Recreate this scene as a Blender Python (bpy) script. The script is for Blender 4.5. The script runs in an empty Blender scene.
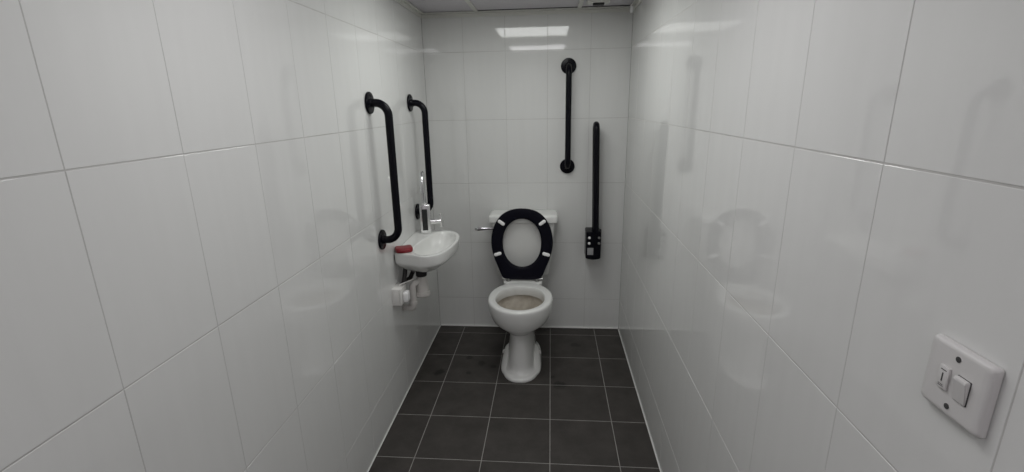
import bpy, bmesh, math, random
from mathutils import Vector, Matrix
random.seed(7)
S = bpy.context.scene
COL = S.collection
PI = math.pi

# ------------------------------------------------------------------ dimensions (metres)
W = 1.24          # room width
H = 2.024         # ceiling height
NEAR = -3.16      # inner face of the wall with the doorway, behind the camera
COR = -5.2        # far wall of the lobby outside the doorway
TW, TH = 0.2539, 0.3977
ZB = 0.2161
FT = 0.2988

# ------------------------------------------------------------------ materials
def new_mat(name):
    m = bpy.data.materials.new(name); m.use_nodes = True
    nt = m.node_tree
    return m, nt, nt.nodes['Principled BSDF']

def plain(name, col, rough=.4, metal=0., spec=.5, coat=0., noise=.0, nscale=40., bump=0., bscale=60.):
    m, nt, b = new_mat(name)
    b.inputs['Base Color'].default_value = (*col, 1)
    b.inputs['Roughness'].default_value = rough
    b.inputs['Metallic'].default_value = metal
    b.inputs['Specular IOR Level'].default_value = spec
    b.inputs['Coat Weight'].default_value = coat
    b.inputs['Coat Roughness'].default_value = .05
    tc = nt.nodes.new('ShaderNodeTexCoord')
    if noise > 0:
        n = nt.nodes.new('ShaderNodeTexNoise'); n.inputs['Scale'].default_value = nscale
        n.inputs['Detail'].default_value = 4
        mx = nt.nodes.new('ShaderNodeMix'); mx.data_type = 'RGBA'
        mx.inputs['A'].default_value = (*[c * (1 - noise) for c in col], 1)
        mx.inputs['B'].default_value = (*[min(1, c * (1 + noise)) for c in col], 1)
        nt.links.new(tc.outputs['Object'], n.inputs['Vector'])
        nt.links.new(n.outputs['Fac'], mx.inputs['Factor'])
        nt.links.new(mx.outputs['Result'], b.inputs['Base Color'])
    if bump > 0:
        n2 = nt.nodes.new('ShaderNodeTexNoise'); n2.inputs['Scale'].default_value = bscale
        bp = nt.nodes.new('ShaderNodeBump'); bp.inputs['Strength'].default_value = bump
        bp.inputs['Distance'].default_value = .002
        nt.links.new(tc.outputs['Object'], n2.inputs['Vector'])
        nt.links.new(n2.outputs['Fac'], bp.inputs['Height'])
        nt.links.new(bp.outputs['Normal'], b.inputs['Normal'])
    return m

def wall_tile_mat():
    m, nt, b = new_mat('white_glazed_tile')
    tc = nt.nodes.new('ShaderNodeTexCoord')
    mp = nt.nodes.new('ShaderNodeMapping'); mp.inputs['Scale'].default_value = (1, 1, .12)
    nt.links.new(tc.outputs['Object'], mp.inputs['Vector'])
    n = nt.nodes.new('ShaderNodeTexNoise'); n.inputs['Scale'].default_value = 26; n.inputs['Detail'].default_value = 3
    nt.links.new(mp.outputs['Vector'], n.inputs['Vector'])
    mx = nt.nodes.new('ShaderNodeMix'); mx.data_type = 'RGBA'
    mx.inputs['A'].default_value = (.715, .72, .705, 1); mx.inputs['B'].default_value = (.755, .76, .745, 1)
    nt.links.new(n.outputs['Fac'], mx.inputs['Factor'])
    nt.links.new(mx.outputs['Result'], b.inputs['Base Color'])
    b.inputs['Roughness'].default_value = .045
    b.inputs['IOR'].default_value = 1.56
    n2 = nt.nodes.new('ShaderNodeTexNoise'); n2.inputs['Scale'].default_value = 11; n2.inputs['Detail'].default_value = 1
    nt.links.new(mp.outputs['Vector'], n2.inputs['Vector'])
    bp = nt.nodes.new('ShaderNodeBump'); bp.inputs['Strength'].default_value = 1; bp.inputs['Distance'].default_value = .00006
    nt.links.new(n2.outputs['Fac'], bp.inputs['Height'])
    nt.links.new(bp.outputs['Normal'], b.inputs['Normal'])
    return m

def floor_tile_mat():
    m, nt, b = new_mat('charcoal_floor_tile')
    tc = nt.nodes.new('ShaderNodeTexCoord')
    n = nt.nodes.new('ShaderNodeTexNoise'); n.inputs['Scale'].default_value = 9; n.inputs['Detail'].default_value = 8
    n.inputs['Roughness'].default_value = .65
    nt.links.new(tc.outputs['Object'], n.inputs['Vector'])
    rp = nt.nodes.new('ShaderNodeValToRGB')
    rp.color_ramp.elements[0].position = .3; rp.color_ramp.elements[0].color = (.036, .032, .029, 1)
    rp.color_ramp.elements[1].position = .7; rp.color_ramp.elements[1].color = (.062, .056, .051, 1)
    nt.links.new(n.outputs['Fac'], rp.inputs['Fac'])
    # a few drip stains with shapes of their own
    warp = nt.nodes.new('ShaderNodeTexNoise'); warp.inputs['Scale'].default_value = 22; warp.inputs['Detail'].default_value = 3
    nt.links.new(tc.outputs['Object'], warp.inputs['Vector'])
    last = rp.outputs['Color']
    for (x, y, r, k) in STAINS:
        d = nt.nodes.new('ShaderNodeVectorMath'); d.operation = 'DISTANCE'
        d.inputs[1].default_value = (x, y, 0)
        nt.links.new(tc.outputs['Object'], d.inputs[0])
        a = nt.nodes.new('ShaderNodeMath'); a.operation = 'MULTIPLY_ADD'
        a.inputs[1].default_value = r * 2.4; nt.links.new(warp.outputs['Fac'], a.inputs[0])
        nt.links.new(d.outputs['Value'], a.inputs[2])
        mr = nt.nodes.new('ShaderNodeMapRange')
        mr.inputs['From Min'].default_value = r * 1.75; mr.inputs['From Max'].default_value = r * 2.3
        mr.inputs['To Min'].default_value = k; mr.inputs['To Max'].default_value = 1
        nt.links.new(a.outputs[0], mr.inputs['Value'])
        mx = nt.nodes.new('ShaderNodeMix'); mx.data_type = 'RGBA'; mx.blend_type = 'MULTIPLY'
        mx.inputs['Factor'].default_value = 1
        nt.links.new(last, mx.inputs['A'])
        nt.links.new(mr.outputs['Result'], mx.inputs['B'])
        last = mx.outputs['Result']
    nt.links.new(last, b.inputs['Base Color'])
    b.inputs['Roughness'].default_value = .55
    b.inputs['Specular IOR Level'].default_value = .35
    bp = nt.nodes.new('ShaderNodeBump'); bp.inputs['Strength'].default_value = .15; bp.inputs['Distance'].default_value = .001
    n2 = nt.nodes.new('ShaderNodeTexNoise'); n2.inputs['Scale'].default_value = 120
    nt.links.new(tc.outputs['Object'], n2.inputs['Vector'])
    nt.links.new(n2.outputs['Fac'], bp.inputs['Height'])
    nt.links.new(bp.outputs['Normal'], b.inputs['Normal'])
    return m

def bowl_stain_mat():
    m, nt, b = new_mat('limescaled_ceramic')
    tc = nt.nodes.new('ShaderNodeTexCoord')
    n = nt.nodes.new('ShaderNodeTexNoise'); n.inputs['Scale'].default_value = 18; n.inputs['Detail'].default_value = 5
    nt.links.new(tc.outputs['Object'], n.inputs['Vector'])
    rp = nt.nodes.new('ShaderNodeValToRGB')
    rp.color_ramp.elements[0].position = .3; rp.color_ramp.elements[0].color = (.36, .315, .26, 1)
    rp.color_ramp.elements[1].position = .75; rp.color_ramp.elements[1].color = (.62, .58, .51, 1)
    nt.links.new(n.outputs['Fac'], rp.inputs['Fac'])
    nt.links.new(rp.outputs['Color'], b.inputs['Base Color'])
    b.inputs['Roughness'].default_value = .3
    return m

def emit_mat(name, col, s):
    m = bpy.data.materials.new(name); m.use_nodes = True
    nt = m.node_tree; nt.nodes.clear()
    e = nt.nodes.new('ShaderNodeEmission'); o = nt.nodes.new('ShaderNodeOutputMaterial')
    e.inputs['Color'].default_value = (*col, 1); e.inputs['Strength'].default_value = s
    nt.links.new(e.outputs[0], o.inputs[0])
    m.cycles.emission_sampling = 'FRONT'
    return m

STAINS = [(.13, -.60, .036, .30), (.275, -.43, .024, .45), (.36, -.50, .028, .5), (.44, -.53, .020, .5),
          (.83, -.70, .036, .42), (.79, -.62, .020, .55), (.93, -.24, .03, .55), (.30, -.60, .018, .5)]
M_TILE = wall_tile_mat()
M_GROUT = plain('pale_wall_grout', (.52, .515, .50), .85, noise=.15, nscale=30)
M_FTILE = floor_tile_mat()
M_FGROUT = plain('grey_floor_grout', (.30, .29, .275), .9, noise=.25, nscale=25)
M_CEIL = plain('ceiling_tile', (.62, .60, .63), .95, noise=.06, nscale=60, bump=.3, bscale=200)
M_TBAR = plain('white_ceiling_grid', (.70, .70, .66), .5, noise=.04)
M_SEAL = plain('white_sealant', (.80, .80, .78), .5, noise=.05)
M_CER = plain('white_ceramic', (.78, .785, .765), .1, coat=.3, noise=.02, nscale=8)
M_BOWL = bowl_stain_mat()
M_WATER = plain('still_water', (.34, .30, .25), .04)
M_BLACKSEAT = plain('glossy_black_seat', (.005, .005, .010), .35, spec=.10, noise=.2, nscale=30)
M_BLACK = plain('black_powder_coat', (.005, .005, .008), .25, spec=.13, noise=.2, nscale=60, bump=.05, bscale=300)
M_BLACKMATT = plain('black_plastic', (.01, .01, .011), .5, noise=.15)
M_WPLAST = plain('white_plastic', (.78, .77, .745), .32, noise=.03, nscale=20)
M_WBRIGHT = plain('bright_white_plastic', (.94, .94, .94), .3, noise=.02)
M_PIPE = plain('grubby_white_pipe', (.66, .64, .61), .4, noise=.14, nscale=30)
M_CHROME = plain('chrome', (.72, .73, .74), .08, metal=1, noise=.04)
M_STEEL = plain('dull_steel', (.42, .42, .41), .3, metal=1, noise=.1)
M_DARKHOSE = plain('dark_flexible_hose', (.035, .033, .032), .45, metal=.3, noise=.4, nscale=120)
M_SOAP = plain('red_soap', (.21, .010, .017), .35, noise=.2, nscale=40)
M_GREY = plain('grey_sticker', (.34, .34, .35), .5, noise=.2, nscale=150)
M_DARKMARK = plain('dark_print', (.05, .05, .05), .6, noise=.1)
M_DOOR = plain('grey_painted_door', (.45, .45, .46), .5, noise=.04, nscale=6)
M_PAINT = plain('white_emulsion', (.70, .69, .69), .7, noise=.03, nscale=8)
M_LOBBY = plain('grey_vinyl_floor', (.22, .21, .20), .5, noise=.15, nscale=30)
M_LIGHT = [emit_mat('lit_panel', (.985, 1, .975), 7.1), emit_mat('lit_panel_near_door', (1, .985, 1), 5.9), emit_mat('lit_lobby_panel', (1, .955, 1), 5.5)]

# ------------------------------------------------------------------ helpers
def link(name, bm, mats, parent=None, smooth=True, loc=None):
    bmesh.ops.recalc_face_normals(bm, faces=bm.faces[:])
    me = bpy.data.meshes.new(name); bm.to_mesh(me); bm.free()
    if not isinstance(mats, (list, tuple)): mats = [mats]
    for m in mats: me.materials.append(m)
    if smooth:
        for p in me.polygons: p.use_smooth = True
        me.set_sharp_from_angle(angle=math.radians(38))
    o = bpy.data.objects.new(name, me); COL.objects.link(o)
    if parent: o.parent = parent
    if loc: o.location = loc
    return o

def thing(name, label, cat, loc, rotz=0., group=None):
    o = bpy.data.objects.new(name, None); COL.objects.link(o)
    o.empty_display_size = .05
    o.location = loc; o.rotation_euler = (0, 0, rotz)
    return tag(o, label, cat, group)

def tag(o, label, cat, group=None):
    o['label'] = label; o['category'] = cat
    if group: o['group'] = group
    return o

def struct(o):
    o['kind'] = 'structure'; return o

def V(*a): return Vector(a)

def add_box(bm, lo, hi, bev=0., seg=2, mi=0):
    lo = Vector(lo); hi = Vector(hi)
    g = bmesh.ops.create_cube(bm, size=1)
    vs = g['verts']
    for v in vs:
        v.co = Vector([(lo[i] + hi[i]) / 2 + v.co[i] * (hi[i] - lo[i]) for i in range(3)])
    fs = set(f for v in vs for f in v.link_faces)
    for f in fs: f.material_index = mi
    if bev > 0:
        es = list(set(e for v in vs for e in v.link_edges))
        r = bmesh.ops.bevel(bm, geom=es, offset=bev, segments=seg, profile=.5, affect='EDGES')
        for f in r['faces']: f.material_index = mi
        return r
    return g

def frame_for(d):
    d = d.normalized()
    u = Vector((0, 0, 1)) if abs(d.z) < .9 else Vector((1, 0, 0))
    a = d.cross(u).normalized(); return a, d.cross(a).normalized()

def add_tube(bm, pts, r, n=20, cap=True):
    pts = [Vector(p) for p in pts]
    rr = r if isinstance(r, (list, tuple)) else [r] * len(pts)
    rings = []; a = None
    for i, p in enumerate(pts):
        if i == 0: t = pts[1] - p
        elif i == len(pts) - 1: t = p - pts[i - 1]
        else: t = (pts[i + 1] - p).normalized() + (p - pts[i - 1]).normalized()
        t.normalize()
        if a is None: a, b = frame_for(t)
        else:
            a = (a - t * a.dot(t)).normalized(); b = t.cross(a)
        rings.append([bm.verts.new(p + (a * math.cos(2 * PI * k / n) + b * math.sin(2 * PI * k / n)) * rr[i]) for k in range(n)])
    for i in range(len(rings) - 1):
        for k in range(n):
            bm.faces.new((rings[i][k], rings[i][(k + 1) % n], rings[i + 1][(k + 1) % n], rings[i + 1][k]))
    if cap:
        bm.faces.new(rings[0][::-1]); bm.faces.new(rings[-1])
    return rings

def fillet(pts, r, n=10):
    pts = [Vector(p) for p in pts]; out = [pts[0]]
    for i in range(1, len(pts) - 1):
        p, a, b = pts[i], pts[i - 1], pts[i + 1]
        u = (a - p).normalized(); w = (b - p).normalized()
        ang = math.acos(max(-1, min(1, u.dot(w))))
        d = r / math.tan(ang / 2)
        c = p + (u + w).normalized() * (r / math.sin(ang / 2))
        s = p + u * d; e = p + w * d
        vs = s - c; ve = e - c
        tot = math.acos(max(-1, min(1, vs.normalized().dot(ve.normalized()))))
        for k in range(n + 1):
            f = k / n
            out.append(c + (vs * math.sin((1 - f) * tot) + ve * math.sin(f * tot)) / math.sin(tot))
    out.append(pts[-1]); return out

def add_lathe(bm, prof, origin=(0, 0, 0), axis=(0, 0, 1), n=32, closed_ends=True):
    """prof: list of (radius, height along axis)."""
    ax = Vector(axis).normalized(); a, b = frame_for(ax); o = Vector(origin)
    rings = []
    for (r, h) in prof:
        if r < 1e-6: rings.append([bm.verts.new(o + ax * h)])
        else: rings.append([bm.verts.new(o + ax * h + (a * math.cos(2 * PI * k / n) + b * math.sin(2 * PI * k / n)) * r) for k in range(n)])
    for i in range(len(rings) - 1):
        A, B = rings[i], rings[i + 1]
        for k in range(n):
            k2 = (k + 1) % n
            if len(A) == 1 and len(B) == 1: continue
            if len(A) == 1: bm.faces.new((A[0], B[k], B[k2]))
            elif len(B) == 1: bm.faces.new((A[k], A[k2], B[0]))
            else: bm.faces.new((A[k], A[k2], B[k2], B[k]))
    if closed_ends:
        if len(rings[0]) > 1: bm.faces.new(rings[0][::-1])
        if len(rings[-1]) > 1: bm.faces.new(rings[-1])

def loft(bm, rings, cap0=True, cap1=True, mi=None):
    vs = [[bm.verts.new(p) for p in r] for r in rings]; n = len(vs[0])
    for i in range(len(vs) - 1):
        for k in range(n):
            f = bm.faces.new((vs[i][k], vs[i][(k + 1) % n], vs[i + 1][(k + 1) % n], vs[i + 1][k]))
            if mi: f.material_index = mi[i]
    if cap0: bm.faces.new(vs[0][::-1])
    if cap1: bm.faces.new(vs[-1])
    return vs

def egg(z, hw, yf, yb, nf=2.0, nb=2.2, N=64, x0=0., wide=.48):
    yc = yb + (yf - yb) * wide
    out = []
    for k in range(N):
        t = 2 * PI * k / N; c, s = math.cos(t), math.sin(t)
        n = nf if s < 0 else nb
        x = hw * math.copysign(abs(c) ** (2 / n), c)
        L = (yc - yf) if s < 0 else (yb - yc)
        y = yc + L * math.copysign(abs(s) ** (2 / n), s)
        out.append(Vector((x0 + x, y, z)))
    return out

def interp(secs, sub=4):
    """Catmull-Rom through parameter tuples."""
    out = []
    for i in range(len(secs) - 1):
        p0 = secs[max(0, i - 1)]; p1 = secs[i]; p2 = secs[i + 1]; p3 = secs[min(len(secs) - 1, i + 2)]
        for k in range(sub):
            t = k / sub
            out.append(tuple(.5 * ((2 * b) + (-a + c) * t + (2 * a - 5 * b + 4 * c - d) * t * t + (-a + 3 * b - 3 * c + d) * t ** 3)
                             for a, b, c, d in zip(p0, p1, p2, p3)))
    out.append(secs[-1]); return out

def smooth_closed(ctrl, sub=12):
    out = []; n = len(ctrl)
    for i in range(n):
        p0, p1, p2, p3 = [ctrl[(i + j - 1) % n] for j in range(4)]
        for k in range(sub):
            t = k / sub
            out.append(tuple(.5 * ((2 * b) + (-a + c) * t + (2 * a - 5 * b + 4 * c - d) * t * t + (-a + 3 * b - 3 * c + d) * t ** 3)
                             for a, b, c, d in zip(p0, p1, p2, p3)))
    return out

def polar_hits(poly, c, N):
    """distance from c to the polygon along N directions"""
    out = []
    for k in range(N):
        t = 2 * PI * k / N; d = (math.cos(t), math.sin(t)); best = 0
        for i in range(len(poly)):
            a = poly[i]; b = poly[(i + 1) % len(poly)]
            ex, ey = b[0] - a[0], b[1] - a[1]
            den = d[0] * ey - d[1] * ex
            if abs(den) < 1e-12: continue
            ax, ay = a[0] - c[0], a[1] - c[1]
            s = (ax * ey - ay * ex) / den; u = (ax * d[1] - ay * d[0]) / den
            if s > 0 and -1e-6 <= u <= 1 + 1e-6: best = max(best, s)
        out.append(best)
    return out

def cuts(a, b, start, step):
    """grid lines strictly between a and b, plus the ends"""
    k = math.ceil((a - start) / step - 1e-6)
    ls = [a]
    x = start + k * step
    while x < b - 1e-6:
        if x - a > .004 and b - x > .004: ls.append(x)
        x += step
    ls.append(b); return ls

def tile_wall(name, mats, place, us, vs, gu, gv, bev, tilt, back=.05, recess=.0011):
    """Individually bevelled tiles over a grout bed; place(u, v, d) maps to the room, d = depth out of the wall."""
    bm = bmesh.new()
    for i in range(len(us) - 1):
        for j in range(len(vs) - 1):
            u0 = us[i] + gu / 2; u1 = us[i + 1] - gu / 2; v0 = vs[j] + gv / 2; v1 = vs[j + 1] - gv / 2
            a, b = random.gauss(0, tilt), random.gauss(0, tilt)
            uc, vc = (u0 + u1) / 2, (v0 + v1) / 2
            def ring(ins, d):
                return [bm.verts.new(place(u, v, d + a * (u - uc) + b * (v - vc)))
                        for u, v in ((u0 + ins, v0 + ins), (u1 - ins, v0 + ins), (u1 - ins, v1 - ins), (u0 + ins, v1 - ins))]
            R = [ring(0, -recess - .002), ring(0, -bev), ring(bev * .35, -bev * .35), ring(bev, 0)]
            for q in range(3):
                for k in range(4):
                    bm.faces.new((R[q][k], R[q][(k + 1) % 4], R[q + 1][(k + 1) % 4], R[q + 1][k]))
            bm.faces.new(R[3])
    # grout bed and the wall behind it
    A = [bm.verts.new(place(u, v, -recess)) for u, v in ((us[0], vs[0]), (us[-1], vs[0]), (us[-1], vs[-1]), (us[0], vs[-1]))]
    B = [bm.verts.new(place(u, v, -back)) for u, v in ((us[0], vs[0]), (us[-1], vs[0]), (us[-1], vs[-1]), (us[0], vs[-1]))]
    fs = [bm.faces.new(A), bm.faces.new(B[::-1])] + [bm.faces.new((A[k], A[(k + 1) % 4], B[(k + 1) % 4], B[k])) for k in range(4)]
    for f in fs: f.material_index = 1
    return struct(link(name, bm, mats, smooth=False))

# ------------------------------------------------------------------ room shell
vz = cuts(0, H, ZB, TH)
GT = .0018
tile_wall('wall_left', [M_TILE, M_GROUT], lambda u, v, d: V(d, u, v), cuts(NEAR, 0, -2.3177, TW), vz, .0014, .0026, .0007, .0006, recess=.0006)
tile_wall('wall_right', [M_TILE, M_GROUT], lambda u, v, d: V(W - d, u, v), cuts(NEAR, 0, -2.3037, TW), vz, .0014, .0026, .0007, .0006, recess=.0006)
tile_wall('wall_back', [M_TILE, M_GROUT], lambda u, v, d: V(u, -d, v), cuts(0, W, .2433, TW), vz, .0015, .0022, .0007, .0006, recess=.0006)
tile_wall('floor', [M_FTILE, M_FGROUT], lambda u, v, d: V(u, v, d), cuts(0, W, .1764, FT), cuts(NEAR, 0, -.4018, FT), .0032, .0032, .0008, .0004, recess=.0006)
# wall with the open doorway behind the camera, and the lobby outside it
DX0, DX1, DZ = .17, 1.09, 1.975
bm = bmesh.new()
add_box(bm, (-.05, NEAR - .10, 0), (DX0 - .03, NEAR, H + .09)); add_box(bm, (DX1 + .03, NEAR - .10, 0), (W + .05, NEAR, H + .09))
add_box(bm, (DX0 - .03, NEAR - .10, DZ + .03), (DX1 + .03, NEAR, H + .09))
struct(link('wall_front', bm, M_PAINT, smooth=False))
bm = bmesh.new()
add_box(bm, (DX0 - .03, NEAR - .105, 0), (DX0, NEAR + .006, DZ), .002, 1); add_box(bm, (DX1, NEAR - .105, 0), (DX1 + .03, NEAR + .006, DZ), .002, 1)
add_box(bm, (DX0 - .03, NEAR - .105, DZ), (DX1 + .03, NEAR + .006, DZ + .03), .002, 1)
struct(link('trim_door', bm, M_DOOR, smooth=False))
bm = bmesh.new()
add_box(bm, (-.9, COR - .05, -.05), (2.1, COR, 2.35)); add_box(bm, (-.95, COR, -.05), (-.9, NEAR - .10, 2.35)); add_box(bm, (2.1, COR, -.05), (2.15, NEAR - .10, 2.35))
add_box(bm, (-.9, NEAR - .14, 0), (-.05, NEAR - .10, 2.35)); add_box(bm, (W + .05, NEAR - .14, 0), (2.1, NEAR - .10, 2.35)); add_box(bm, (-.05, NEAR - .14, H + .09), (W + .05, NEAR - .10, 2.35))
struct(link('wall_lobby', bm, M_PAINT, smooth=False))
bm = bmesh.new(); add_box(bm, (-.9, COR, -.05), (2.1, NEAR - .0005, -.001))
struct(link('floor_lobby', bm, M_LOBBY, smooth=False))
bm = bmesh.new(); add_box(bm, (-.9, COR, 2.351), (2.1, NEAR - .10, 2.40))
struct(link('ceiling_lobby', bm, M_CEIL, smooth=False))

# ceiling: panels in a T-bar grid
gx = [0, .333, .933, W]
gy = [NEAR, -2.9, -2.3, -1.7, -1.2, -.6, 0]
bm = bmesh.new()
LIGHT_CELLS = {(1, 4): 1, (1, 2): 2}
for i in range(3):
    for j in range(6):
        if (i, j) in LIGHT_CELLS: continue
        add_box(bm, (gx[i], gy[j], H + .006), (gx[i + 1], gy[j + 1] - (.033 if j == 5 and i else 0), H + .02))
# slab above
add_box(bm, (-.05, NEAR - .05, H + .09), (W + .05, .05, H + .14))
struct(link('ceiling', bm, M_CEIL, smooth=False))
bm = bmesh.new()
for x in gx[1:3]:
    add_box(bm, (x - .012, NEAR + .004, H - .001), (x + .012, -.004, H + .005), .0012, 1)
struct(link('trim_1', bm, M_TBAR, smooth=False))
bm = bmesh.new()
for y in gy[1:6]:
    for i in range(3):
        add_box(bm, (gx[i] + (.0125 if i else .004), y - .012, H - .001), (gx[i + 1] - (.0125 if i < 2 else .004), y + .012, H + .005), .0012, 1)
struct(link('trim_2', bm, M_TBAR, smooth=False))
# perimeter angle: a lip on the wall and a ledge under the panels
bm = bmesh.new()
add_box(bm, (.001, NEAR + .002, H - .004), (.024, -.001, H + .004), .001, 1)
add_box(bm, (.001, NEAR + .002, H - .022), (.0035, -.001, H - .003), .0008, 1)
struct(link('trim_left', bm, M_TBAR, smooth=False))
bm = bmesh.new()
add_box(bm, (W - .024, NEAR + .002, H - .004), (W - .001, -.001, H + .004), .001, 1)
add_box(bm, (W - .0035, NEAR + .002, H - .022), (W - .001, -.001, H - .003), .0008, 1)
struct(link('trim_right', bm, M_TBAR, smooth=False))
bm = bmesh.new()
add_box(bm, (.025, -.024, H - .004), (W - .025, -.001, H + .004), .001, 1)
add_box(bm, (.004, -.004, H - .024), (W - .004, -.001, H - .0045), .0008, 1)
struct(link('trim_back', bm, M_TBAR, smooth=False))
# sealant bead where the walls meet the floor
bm = bmesh.new()
add_box(bm, (.004, -.010, .0005), (W - .004, .0, .010), .003, 2)
struct(link('baseboard_back', bm, M_SEAL))
bm = bmesh.new(); add_box(bm, (0, NEAR + .002, .0005), (.0045, -.0105, .0045), .0015, 2)
struct(link('baseboard_left', bm, M_SEAL))
bm = bmesh.new(); add_box(bm, (W - .0045, NEAR + .002, .0005), (W, -.0105, .0045), .0015, 2)
struct(link('baseboard_right', bm, M_SEAL))

# ------------------------------------------------------------------ ceiling lights
def ceiling_light(x0, x1, y0, y1, z, mat, label):
    cx, cy = (x0 + x1) / 2, (y0 + y1) / 2
    t = thing('ceiling_light', label, 'ceiling light', (cx, cy, z), 0, 'square ceiling light panels')
    hx, hy = (x1 - x0) / 2, (y1 - y0) / 2; f = .022
    bm = bmesh.new()
    add_box(bm, (-hx, -hy, .006), (-hx + f, hy, .03), .001, 1); add_box(bm, (hx - f, -hy, .006), (hx, hy, .03), .001, 1)
    add_box(bm, (-hx + f, -hy, .006), (hx - f, -hy + f, .03), .001, 1); add_box(bm, (-hx + f, hy - f, .006), (hx - f, hy, .03), .001, 1)
    link('frame', bm, M_TBAR, t, smooth=False)
    bm = bmesh.new(); add_box(bm, (-hx + f, -hy + f, .012), (hx - f, hy - f, .016))
    bm.normal_update()
    for fa in bm.faces: fa.material_index = 0 if fa.normal.z < -.9 else 1
    link('diffuser', bm, [mat, M_WPLAST], t, smooth=False)
ceiling_light(.346, .920, -1.187, -.613, H, M_LIGHT[0], 'square ceiling light panel nearest the back wall, source of its upper bright reflection')
ceiling_light(.346, .920, -2.287, -1.713, H, M_LIGHT[1], 'square ceiling light panel nearer the doorway, source of the lower reflection on the back wall')
ceiling_light(.02, 1.22, -4.3, -3.4, 2.32, M_LIGHT[2], 'large square ceiling light panel in the lobby outside the doorway')

# ------------------------------------------------------------------ toilet
AX = .603
toilet = thing('toilet', 'white close-coupled toilet with its black seat raised against the cistern', 'toilet', (AX, 0, 0))
# (z, half width, front, back, sharpness front, sharpness back)
outer = [(0.000, .117, -.690, -.20, 2.5, 3), (.008, .1175, -.6905, -.20, 2.5, 3), (.018, .113, -.684, -.20, 2.5, 3), (.028, .098, -.662, -.20, 2.5, 3),
         (.055, .084, -.645, -.20, 2.5, 3), (.120, .077, -.634, -.18, 2.5, 3), (.185, .071, -.628, -.17, 2.4, 3), (.235, .072, -.628, -.17, 2.4, 3), (.256, .081, -.634, -.18, 2.3, 3),
         (.275, .108, -.658, -.20, 2.2, 2.8), (.299, .138, -.686, -.23, 2.1, 2.5), (.325, .163, -.711, -.26, 2.05, 2.3), (.370, .179, -.730, -.28, 2, 2.2),
         (.415, .184, -.737, -.287, 2, 2.2), (.436, .183, -.737, -.288, 2, 2.2)]
rings = [egg(z, hw, yf, yb, nf, nb, wide=.5) for z, hw, yf, yb, nf, nb in interp(outer, 4)]
top = [(.4415, .1795, -.7345, -.290), (.4445, .175, -.730, -.294), (.4455, .168, -.723, -.300), (.4455, .146, -.704, -.350), (.4440, .1405, -.700, -.357),
       (.4400, .1375, -.698, -.360), (.415, .1365, -.697, -.360), (.396, .1365, -.697, -.359), (.389, .1375, -.698, -.358), (.387, .1400, -.700, -.356), (.387, .149, -.708, -.348)]
rings += [egg(z, hw, yf, yb, 2, 2.2, wide=.5) for z, hw, yf, yb in top]
bm = bmesh.new()
loft(bm, rings, True, False)
# foot shoulders that swell out behind the column
sh = [(0, .119, -.655, -.34, 2.6, 2.6), (.012, .119, -.652, -.34, 2.6, 2.6), (.03, .116, -.60, -.345, 2.6, 2.6), (.055, .110, -.55, -.35, 2.6, 2.6),
      (.078, .100, -.51, -.36, 2.6, 2.6), (.095, .070, -.47, -.37, 2.4, 2.4)]
loft(bm, [egg(*s, wide=.5) for s in interp(sh, 4)])
# rear deck and trapway block
dk = [(.30, .085, -.325, -.03, 5, 6), (.36, .105, -.325, -.025, 5, 6), (.40, .118, -.325, -.022, 5, 6), (.4345, .122, -.325, -.02, 5, 6), (.4425, .119, -.326, -.022, 5, 6), (.4452, .112, -.318, -.03, 5, 6)]
loft(bm, [egg(*s, wide=.5) for s in interp(dk, 3)])
tr = [(0, .065, -.30, -.03, 4, 5), (.25, .068, -.32, -.03, 4, 5), (.34, .075, -.325, -.03, 4, 5)]
loft(bm, [egg(*s, wide=.5) for s in tr])
pan = link('bowl', bm, M_CER, toilet)
# stained inner bowl and the water in it
inner = [(.388, .149, -.708, -.348, 2, 2.2), (.380, .150, -.707, -.349, 2, 2.2), (.35, .138, -.688, -.352, 2, 2.2), (.31, .115, -.645, -.36, 2, 2.1),
         (.27, .085, -.585, -.37, 2, 2), (.24, .06, -.53, -.38, 2, 2), (.20, .045, -.49, -.39, 2, 2)]
bm = bmesh.new()
loft(bm, [egg(*s, wide=.5) for s in interp(inner, 4)], False, True)
o = link('bowl_interior', bm, M_BOWL, toilet); o['label'] = 'beige limescaled inside of the bowl'
bm = bmesh.new()
loft(bm, [egg(.245, .062, -.535, -.380, 2, 2, wide=.5), egg(.242, .060, -.531, -.382, 2, 2, wide=.5)])
link('water', bm, M_WATER, toilet)
# floor bolt caps
for s in (-1, 1):
    bm = bmesh.new(); add_lathe(bm, [(.013, -.008), (.013, .004), (.010, .008), (0, .010)], (s * .106, -.45, .060), (s, 0, .5), 20)
    link('bolt_cap', bm, M_WPLAST, toilet)
# cistern
def rrect(z, hw, yf, yb, n=9, N=64): return egg(z, hw, yf, yb, n, n, N, wide=.5)
bm = bmesh.new()
cs = [(.446, .150, -.165, -.02), (.450, .158, -.172, -.014), (.462, .164, -.176, -.012), (.64, .183, -.187, -.010), (.796, .196, -.194, -.010)]
loft(bm, [rrect(*s) for s in cs])
cist = link('cistern', bm, M_CER, toilet)
bm = bmesh.new()
ls = [(.7965, .209, -.201, -.008), (.799, .2145, -.206, -.006), (.829, .2150, -.2065, -.006), (.836, .2125, -.204, -.007), (.8405, .206, -.198, -.010), (.8425, .194, -.186, -.016), (.8438, .16, -.16, -.04)]
loft(bm, [rrect(*s) for s in ls])
lid = link('cistern_lid', bm, M_CER, toilet)
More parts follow.
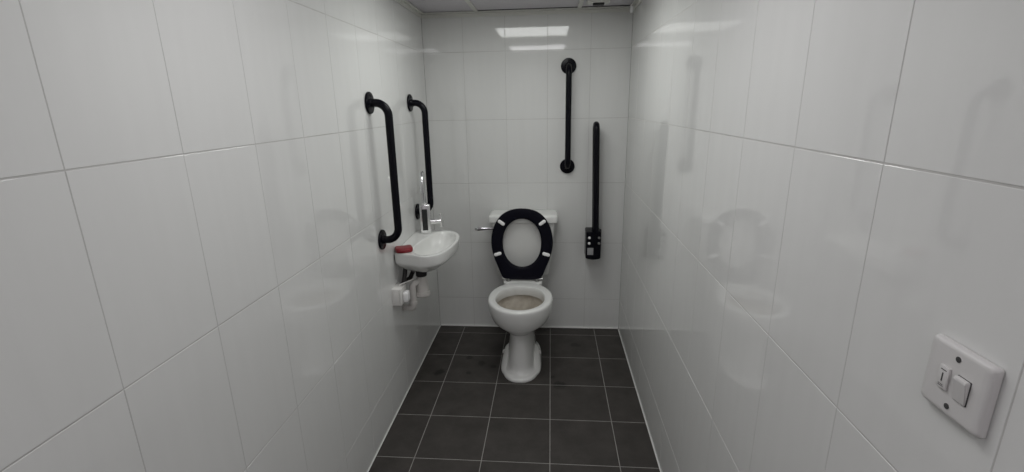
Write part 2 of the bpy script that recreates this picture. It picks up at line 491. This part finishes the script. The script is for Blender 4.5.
# flush lever on the front left of the cistern
bm = bmesh.new()
add_lathe(bm, [(.019, 0), (.019, .004), (.016, .008), (.010, .010), (.010, .020), (.008, .023), (0, .024)], (-.158, -.191, .766), (0, -1, 0), 24)
pts = [(-.150, -.207, .767), (-.19, -.209, .766), (-.222, -.211, .765), (-.25, -.212, .764), (-.275, -.213, .763), (-.290, -.213, .763), (-.2965, -.213, .763)]
add_tube(bm, pts, [.010, .009, .0095, .0115, .0135, .011, .004], 16)
o = link('flush_lever', bm, M_CHROME, toilet); o['label'] = 'chrome flush lever'
# raised seat
ctrl_half = [(.0, -.004), (.06, -.004), (.098, 0.0), (.119, .010), (.133, .036), (.150, .080), (.170, .130), (.184, .185), (.1885, .235), (.182, .290), (.163, .345), (.130, .392), (.090, .420), (.045, .4345), (.0, .438)]
poly = ctrl_half + [(-x, y) for x, y in ctrl_half[-2:0:-1]]
poly = smooth_closed(poly, 6)
hole = [(.117 * math.copysign(abs(math.cos(t)) ** (2 / 2.1), math.cos(t)), .226 + .148 * math.copysign(abs(math.sin(t)) ** (2 / 2.1), math.sin(t))) for t in [2 * PI * k / 120 for k in range(120)]]
SC = (0, .226); NS = 128
ro = polar_hits(poly, SC, NS); ri = polar_hits(hole, SC, NS)
sec = [(0.03, .0), (.005, .004), (0, .009), (.005, .013), (.03, .017), (.12, .0195), (.45, .0185), (.72, .0185), (.86, .0175), (.95, .014), (.99, .010), (1, .006), (.985, .002), (.93, .0), (.5, .0)]
bm = bmesh.new()
rg = []
for a, d in sec:
    r = []
    for k in range(NS):
        t = 2 * PI * k / NS; q = ro[k] + (ri[k] - ro[k]) * a
        r.append(Vector((SC[0] + q * math.cos(t), -d, SC[1] + q * math.sin(t))))
    rg.append(r)
rg.append(rg[0])
vv = [[bm.verts.new(p) for p in r] for r in rg[:-1]]
for i in range(len(vv)):
    A, B = vv[i], vv[(i + 1) % len(vv)]
    for k in range(NS):
        bm.faces.new((A[k], A[(k + 1) % NS], B[(k + 1) % NS], B[k]))
seat = link('seat', bm, M_BLACKSEAT, toilet)
seat['label'] = 'raised black toilet seat'
seat.location = (-.004, -.259, .457); seat.rotation_euler = (math.radians(-6.2), 0, 0)
def bumper(x, z, ang):
    bm = bmesh.new()
    N = 40; rgs = []
    for (ins, d) in ((0, 0), (0, .004), (.0012, .0065), (.004, .008), (.008, .0085)):
        ring = []
        L, R = .0135, .0105 - ins
        for k in range(N):
            t = 2 * PI * k / N
            ring.append(Vector(((L if math.cos(t) > 0 else -L) + R * math.cos(t), -d, R * math.sin(t))))
        rgs.append(ring)
    loft(bm, rgs)
    b = link('bumper', bm, M_WBRIGHT, seat); b.location = (x, -.0175, z); b.rotation_euler = (0, ang, 0)
for sx in (-1, 1):
    bumper(sx * .124, .352, sx * -math.radians(36))
    bumper(sx * .148, .158, sx * math.radians(16))
for sx in (-1, 1):
    bm = bmesh.new()
    add_lathe(bm, [(.016, 0), (.016, .004), (.010, .007), (.009, .016)], (sx * .088, -.268, .4455), (0, 0, 1), 24)
    add_tube(bm, [(sx * .078, -.268, .460), (sx * .124, -.268, .460)], .0065, 16)
    o = link('hinge', bm, M_STEEL, toilet); o['label'] = 'dull metal seat hinge'

# ------------------------------------------------------------------ wash basin
basin = thing('wash_basin', 'small white wall-hung ceramic wash basin on the left wall', 'wash basin', (0, 0, .80))
arc = [(.105, -.872), (.150, -.889), (.195, -.882), (.235, -.848), (.262, -.775), (.277, -.665), (.278, -.570), (.262, -.487), (.228, -.428), (.180, -.397), (.120, -.385), (.06, -.383)]
def open_smooth(c, sub=6):
    return [tuple(p) for p in interp(c, sub)]
oc = [(0.001, -.838), (.05, -.853)] + open_smooth(arc) + [(.001, -.383)]
ic = smooth_closed([(.108, -.835), (.160, -.862), (.212, -.832), (.245, -.745), (.258, -.650), (.257, -.565), (.236, -.487), (.195, -.436), (.150, -.428), (.120, -.475), (.100, -.54), (.082, -.62), (.074, -.71), (.082, -.785)], 8)
BC = (.160, -.645); NB = 160
Ro = polar_hits(oc, BC, NB); Ri = polar_hits(ic, BC, NB)
def bring(fn, z):
    out = []
    for k in range(NB):
        t = 2 * PI * k / NB; r = fn(k)
        zz = z(k) if callable(z) else z
        out.append(Vector((max(.0012, BC[0] + r * math.cos(t)), BC[1] + r * math.sin(t), zz)))
    return out
D = (.108, -.715)      # waste position
def toward(fn, s):     # shrink an outline towards the waste
    def g(k):
        return fn(k)
    return g
def ring_xy(Rr, s, off, z):
    out = []
    for k in range(NB):
        t = 2 * PI * k / NB; r = Rr[k] + off
        x = BC[0] + r * math.cos(t); y = BC[1] + r * math.sin(t)
        x = D[0] + (x - D[0]) * s; y = D[1] + (y - D[1]) * s
        out.append(Vector((max(.0012, x), y, z)))
    return out
bm = bmesh.new()
R_ = [ring_xy(Ro, .20, 0, -.122), ring_xy(Ro, .34, 0, -.120), ring_xy(Ro, .50, 0, -.111), ring_xy(Ro, .66, 0, -.096), ring_xy(Ro, .80, 0, -.079), ring_xy(Ro, .90, 0, -.066), ring_xy(Ro, .955, 0, -.057),
      ring_xy(Ro, .980, 0, -.051), ring_xy(Ro, .989, 0, -.042), ring_xy(Ro, .996, 0, -.020), ring_xy(Ro, 1, 0, -.004), ring_xy(Ro, .996, 0, 0.0005), ring_xy(Ro, .988, 0, .0025),
      ring_xy(Ri, 1, .008, .0025), ring_xy(Ri, 1, .003, .0012), ring_xy(Ri, 1, 0, -.002), ring_xy(Ri, .975, 0, -.010), ring_xy(Ri, .93, 0, -.030), ring_xy(Ri, .84, 0, -.058),
      ring_xy(Ri, .68, 0, -.082), ring_xy(Ri, .48, 0, -.098), ring_xy(Ri, .28, 0, -.107), ring_xy(Ri, .14, 0, -.110)]
loft(bm, R_)
link('bowl', bm, M_CER, basin)
bm = bmesh.new(); add_lathe(bm, [(.032, -.004), (.032, .002), (.028, .004), (.020, .003), (.018, -.002)], (D[0], D[1], -.108), (0, 0, 1), 28)
o = link('waste', bm, M_CHROME, basin); o['label'] = 'chrome waste in the bowl'

# bar of soap on the near corner ledge
bm = bmesh.new()
def soap_ring(z, s):
    out = []
    for k in range(48):
        t = 2 * PI * k / 48; c, s_ = math.cos(t), math.sin(t)
        x = .046 * s * math.copysign(abs(c) ** (2 / 3.2), c); y = .040 * s * math.copysign(abs(s_) ** (2 / 3.2), s_)
        x *= 1 - .07 * (1 - abs(s_))
        out.append(Vector((x, y, z - .006 * (1 - (x / .047) ** 2) * (z > .015))))
    return out
loft(bm, [soap_ring(0, .85), soap_ring(.002, .95), soap_ring(.009, 1), soap_ring(.019, .98), soap_ring(.025, .9), soap_ring(.027, .75), soap_ring(.0272, .4)])
soap = link('soap_bar', bm, M_SOAP, loc=(.045, -.808, .8032)); soap.rotation_euler = (0, 0, math.radians(25))
tag(soap, 'red bar of soap on the near corner of the wash basin', 'soap')

# ------------------------------------------------------------------ tap
M_TAP = plain('satin_chrome', (.86, .86, .86), .22, metal=1, noise=.03)
tap = thing('basin_tap', 'tall chrome swan-neck tap with black window on the wash basin', 'tap', (.066, -.447, .8028), math.radians(14))
bm = bmesh.new(); add_box(bm, (-.029, -.024, 0), (.029, .024, .165), .006, 3)
add_lathe(bm, [(.018, .163), (.018, .170), (.014, .174)], (-.002, 0, 0), (0, 0, 1), 24)
body = link('tap_body', bm, M_TAP, tap)
bm = bmesh.new(); add_box(bm, (-.018, -.0265, .018), (.012, -.022, .140), .002, 2)
o = link('display_window', bm, M_BLACKMATT, tap); o['label'] = 'black window on the tap body'
bm = bmesh.new()
add_tube(bm, fillet([(-.002, 0, .168), (-.002, 0, .345), (-.004, -.115, .345), (-.004, -.115, .275)], .0565, 14), .0120, 18)
add_lathe(bm, [(.0135, -.022), (.0135, 0)], (-.004, -.115, .275), (0, 0, 1), 18)
link('spout', bm, M_CHROME, tap)
bm = bmesh.new()
add_tube(bm, [(.027, 0, .062), (.086, 0, .062)], .0155, 20)
add_tube(bm, [(.088, 0, .030), (.088, 0, .060), (.086, 0, .085), (.083, 0, .108)], [.010, .0115, .009, .006], 14)
link('handle', bm, M_TAP, tap)

# ------------------------------------------------------------------ trap and pipes under the basin
trap = thing('bottle_trap', 'white plastic waste trap under the wash basin', 'waste trap', (.104, -.738, .55))
bm = bmesh.new(); add_lathe(bm, [(.026, .098), (.029, .100), (.029, .126), (.020, .128)], (0, 0, 0), (0, 0, 1), 12)
o = link('nut', bm, M_BLACKMATT, trap); o['label'] = 'black nut at the top of the trap'
bm = bmesh.new(); add_lathe(bm, [(.020, .102), (.024, .095), (.027, .075), (.032, .060), (.033, .012), (.040, .010), (.041, -.006), (.036, -.012), (.020, -.017), (0, -.018)], (0, 0, 0), (0, 0, 1), 28)
link('trap_body', bm, M_PIPE, trap)
bm = bmesh.new()
add_tube(bm, fillet([(-.005, -.005, .070), (-.040, -.040, .070), (-.040, -.040, -.068), (-.104, -.020, -.072)], .024, 8), .0175, 20)
link('waste_pipe', bm, M_PIPE, trap)
bm = bmesh.new(); add_lathe(bm, [(.0195, 0), (.0215, .002), (.0215, .018), (.0195, .020)], (-.040, -.040, -.044), (0, 0, 1), 20)
o = link('pipe_collar', bm, M_PIPE, trap)
def hose(pts, r, label):
    bm = bmesh.new(); add_tube(bm, fillet(pts, .02, 6), r, 14)
    o = link('flexible_hose', bm, M_DARKHOSE); tag(o, label, 'hose', 'dark hoses under the basin'); return o
h1 = hose([(.054, -.690, .700), (.050, -.700, .660), (.036, -.712, .625), (.0, -.712, .605)], .0115, 'dark flexible hose under the basin, right beside the trap')
bm = bmesh.new(); add_lathe(bm, [(.012, 0), (.016, .002), (.016, .022), (.012, .024)], (.052, -.697, .655), (0, 0, 1), 6)
o = link('hose_nut', bm, M_STEEL, h1); o['label'] = 'dull metal nut on the hose'
hose([(.032, -.765, .705), (.030, -.785, .665), (.026, -.800, .625), (.0, -.800, .612)], .0115, 'dark flexible hose under the basin, close to the wall above the white box')

# white connection box on the wall
bx = thing('connection_box', 'white square electrical box on the left wall below the basin', 'electrical box', (0, -.872, .597))
bm = bmesh.new(); add_box(bm, (-.0005, -.043, -.043), (.038, .043, .043), .003, 2); link('back_box', bm, M_WPLAST, bx)
bm = bmesh.new(); add_box(bm, (.0382, -.043, -.043), (.047, .043, .043), .003, 3); link('cover_plate', bm, M_WPLAST, bx)
bm = bmesh.new(); add_box(bm, (.0475, -.026, -.033), (.074, .022, .020), .010, 4); o = link('plug', bm, M_WBRIGHT, bx); o['label'] = 'bright white plug on the box'
bm = bmesh.new(); add_tube(bm, fillet([(.030, .0, .0435), (.030, .0, .052), (.075, .060, .056), (.080, .070, .056)], .004, 5), .003, 10)
link('cable', bm, M_WPLAST, bx)

# ------------------------------------------------------------------ grab rails
def flange_parts(root, z, r=.046, n=3, rot=0):
    bm = bmesh.new()
    add_lathe(bm, [(r * .98, .001), (r, .002), (r, .007), (r * .96, .010), (r * .80, .0115), (r * .45, .0125), (.019, .016), (.0175, .018)], (0, 0, z), (1, 0, 0), 40)
    f = link('flange', bm, M_BLACK, root)
    for k in range(n):
        a = rot + 2 * PI * k / n
        bm = bmesh.new(); add_lathe(bm, [(.0062, .0105), (.0062, .0128), (.0045, .0145), (0, .0148)], (0, r * .66 * math.sin(a), z + r * .66 * math.cos(a)), (1, 0, 0), 14)
        link('screw', bm, M_STEEL if rot else M_BLACK, f)
def grab_rail(label, loc, rotz, zt, zb, out=.083, r=.0172, bend=.055):
    t = thing('grab_rail', label, 'grab rail', (loc[0], loc[1], zb), rotz, 'black wall grab rails')
    L = zt - zb
    flange_parts(t, 0); flange_parts(t, L)
    bm = bmesh.new()
    add_tube(bm, fillet([(.010, 0, 0), (out, 0, 0), (out, 0, L), (.010, 0, L)], bend, 14), r, 28)
    link('tube', bm, M_BLACK, t)
    return t
grab_rail('black grab rail on the left wall, nearer the camera, before the basin', (0, -.980), 0, 1.515, .912)
grab_rail('black grab rail on the left wall beside the back corner, behind the tap', (0, -.377), 0, 1.516, .909)
grab_rail('black vertical grab rail on the back wall, above and right of the cistern', (.876, 0), -PI / 2, 1.713, 1.118, out=.075, r=.0175)

# hinged drop-down rail, folded up
dr = thing('hinged_support_rail', 'black hinged drop-down support rail folded upright on the back wall', 'support rail', (1.052, 0, .515), -PI / 2)
bm = bmesh.new(); add_box(bm, (.0005, -.050, .004), (.012, .050, .195), .005, 2)
pl = link('wall_plate', bm, M_BLACK, dr)
bm = bmesh.new()
pr = [(-.058, .034), (-.050, .028), (-.030, .0235), (-.010, .022), (.010, .0235), (.030, .028), (.038, .034), (.038, .206), (.032, .212), (-.052, .212), (-.058, .206)]
loft(bm, [[Vector((x, y * f - .010 * (1 - f), .12 + (z - .12) * f)) for y, z in pr] for x, f in ((.011, .96), (.122, .98), (.128, .965), (.130, .94))])
br = link('bracket', bm, M_BLACK, dr)
for y, z in ((-.036, .170), (-.037, .134), (.024, .170), (.023, .134)):
    bm = bmesh.new(); add_lathe(bm, [(.0085, -.002), (.0085, .003), (.006, .006), (0, .0065)], (.130, y, z), (1, 0, 0), 16)
    o = link('bolt', bm, M_WBRIGHT if y < 0 else M_STEEL, br); o['label'] = 'pale bolt head'
bm = bmesh.new(); add_box(bm, (.1295, -.047, .058), (.1312, -.010, .104), .0004, 1)
o = link('sticker', bm, M_GREY, br); o['label'] = 'grey rating sticker'
bm = bmesh.new()
add_tube(bm, fillet([(.045, .004, .190), (.045, -.010, .860), (.118, -.010, .860), (.118, .004, .190)], .0355, 16), .0180, 24)
link('arm', bm, M_BLACK, dr)

# ------------------------------------------------------------------ switch on the right wall
M_SWITCH = plain('off_white_switch_plastic', (.64, .63, .62), .35, noise=.02, nscale=20)
sw = thing('fused_switch', 'white square switched fuse plate on the right wall near the door', 'switch', (W, -2.5015, 1.1835), PI)
bm = bmesh.new()
def sq(hw, hh, x, rc, n=10):
    out = []
    for cx, cy, a0 in ((hw - rc, hh - rc, 0), (-hw + rc, hh - rc, PI / 2), (-hw + rc, -hh + rc, PI), (hw - rc, -hh + rc, 1.5 * PI)):
        for k in range(n + 1):
            a = a0 + PI / 2 * k / n
            out.append(Vector((x, cx + rc * math.cos(a), cy + rc * math.sin(a))))
    return out
loft(bm, [sq(.0420, .0425, .0008, .004), sq(.0425, .0428, .0035, .005), sq(.0420, .0424, .0065, .006), sq(.0398, .0412, .0090, .006), sq(.0368, .0400, .0102, .006), sq(.0325, .037, .0106, .006)])
plate = link('face_plate', bm, M_SWITCH, sw)
# local +y runs away from the viewer's near edge (towards the camera is +y after the half turn)
bm = bmesh.new(); add_box(bm, (.0102, -.0185, -.0130), (.0135, -.0045, .0150), .0012, 2)
fc = link('fuse_carrier', bm, M_SWITCH, sw)
bm = bmesh.new(); add_box(bm, (.0132, -.0125, -.004), (.0137, -.0108, .0065))
add_box(bm, (.0132, -.0155, .0098), (.0137, -.0075, .0108)); add_box(bm, (.0132, -.0150, -.0098), (.0137, -.0080, -.0092)); add_box(bm, (.0132, -.0150, -.0080), (.0137, -.0085, -.0074))
o = link('marking', bm, M_DARKMARK, fc); o['label'] = 'dark slot and tiny print'
bm = bmesh.new(); add_box(bm, (.0098, .0040, -.0165), (.0116, .0225, .0140), .0008, 1); link('rocker_frame', bm, M_DARKMARK, sw).name = 'rocker_gap'
bm = bmesh.new()
# rocker tilted: top stands proud
w0, w1 = .0048, .0217
pr = [(.0100, -.0158), (.0125, -.0155), (.0165, .0110), (.0150, .0134), (.0100, .0134)]
loft(bm, [[Vector((x, w0, z)) for x, z in pr], [Vector((x, w1, z)) for x, z in pr]])
bmesh.ops.bevel(bm, geom=bm.edges[:], offset=.0007, segments=2, affect='EDGES')
link('rocker', bm, M_SWITCH, sw)
for z in (.0300, -.0300):
    bm = bmesh.new(); add_lathe(bm, [(.0034, .0100), (.0034, .0112), (.0024, .0115), (0, .0113)], (0, 0, z), (1, 0, 0), 18)
    o = link('screw', bm, M_DARKMARK, sw); o['label'] = 'dark screw head'

# ------------------------------------------------------------------ small ceiling fittings at the back
sn = thing('ceiling_sensor', 'small pale ceiling fitting with a dark slot above the folded rail', 'sensor', (1.022, -.215, H))
bm = bmesh.new(); add_box(bm, (-.060, -.032, -.014), (.060, .032, .004), .006, 3); link('housing', bm, M_TBAR, sn)
bm = bmesh.new(); add_box(bm, (-.030, -.026, -.024), (.030, .012, -.0138), .005, 3); link('lens', bm, M_BLACKMATT, sn)
cp = thing('pull_cord', 'short white pull cord at the back right ceiling corner', 'pull cord', (1.217, -.10, H))
bm = bmesh.new(); add_tube(bm, [(0, 0, -.0045), (0, 0, -.012)], .002, 8); link('cord', bm, M_WPLAST, cp)
bm = bmesh.new(); add_lathe(bm, [(.004, -.010), (.008, -.013), (.010, -.030), (.009, -.044), (.005, -.048), (0, -.049)], (0, 0, 0), (0, 0, 1), 18); link('toggle', bm, M_WBRIGHT, cp)

# ------------------------------------------------------------------ world, camera, view
w = bpy.data.worlds.new('room_air'); S.world = w; w.use_nodes = True
w.node_tree.nodes['Background'].inputs['Color'].default_value = (.02, .02, .02, 1)
w.node_tree.nodes['Background'].inputs['Strength'].default_value = 0.0

cam = bpy.data.cameras.new('camera'); co = bpy.data.objects.new('camera', cam); COL.objects.link(co)
F, yaw, pitch, roll = 473.947, -.0837, -.2707, -.0180
cam.sensor_fit = 'HORIZONTAL'; cam.sensor_width = 36; cam.lens = F * 36 / 1024; cam.clip_start = .02
r = V(math.cos(yaw), -math.sin(yaw), 0); fw = V(math.sin(yaw), math.cos(yaw), 0); u = V(0, 0, 1)
fw2 = fw * math.cos(pitch) + u * math.sin(pitch); u2 = u * math.cos(pitch) - fw * math.sin(pitch)
R = r * math.cos(roll) + u2 * math.sin(roll); U = u2 * math.cos(roll) - r * math.sin(roll)
mw = Matrix((( R.x, U.x, -fw2.x, .7716), (R.y, U.y, -fw2.y, -3.0148), (R.z, U.z, -fw2.z, 1.4984), (0, 0, 0, 1)))
co.matrix_world = mw
S.camera = co
S.view_settings.view_transform = 'Standard'; S.view_settings.look = 'None'
S.view_settings.gamma = 1; S.view_settings.use_curve_mapping = False
S.view_settings.exposure = 0.0
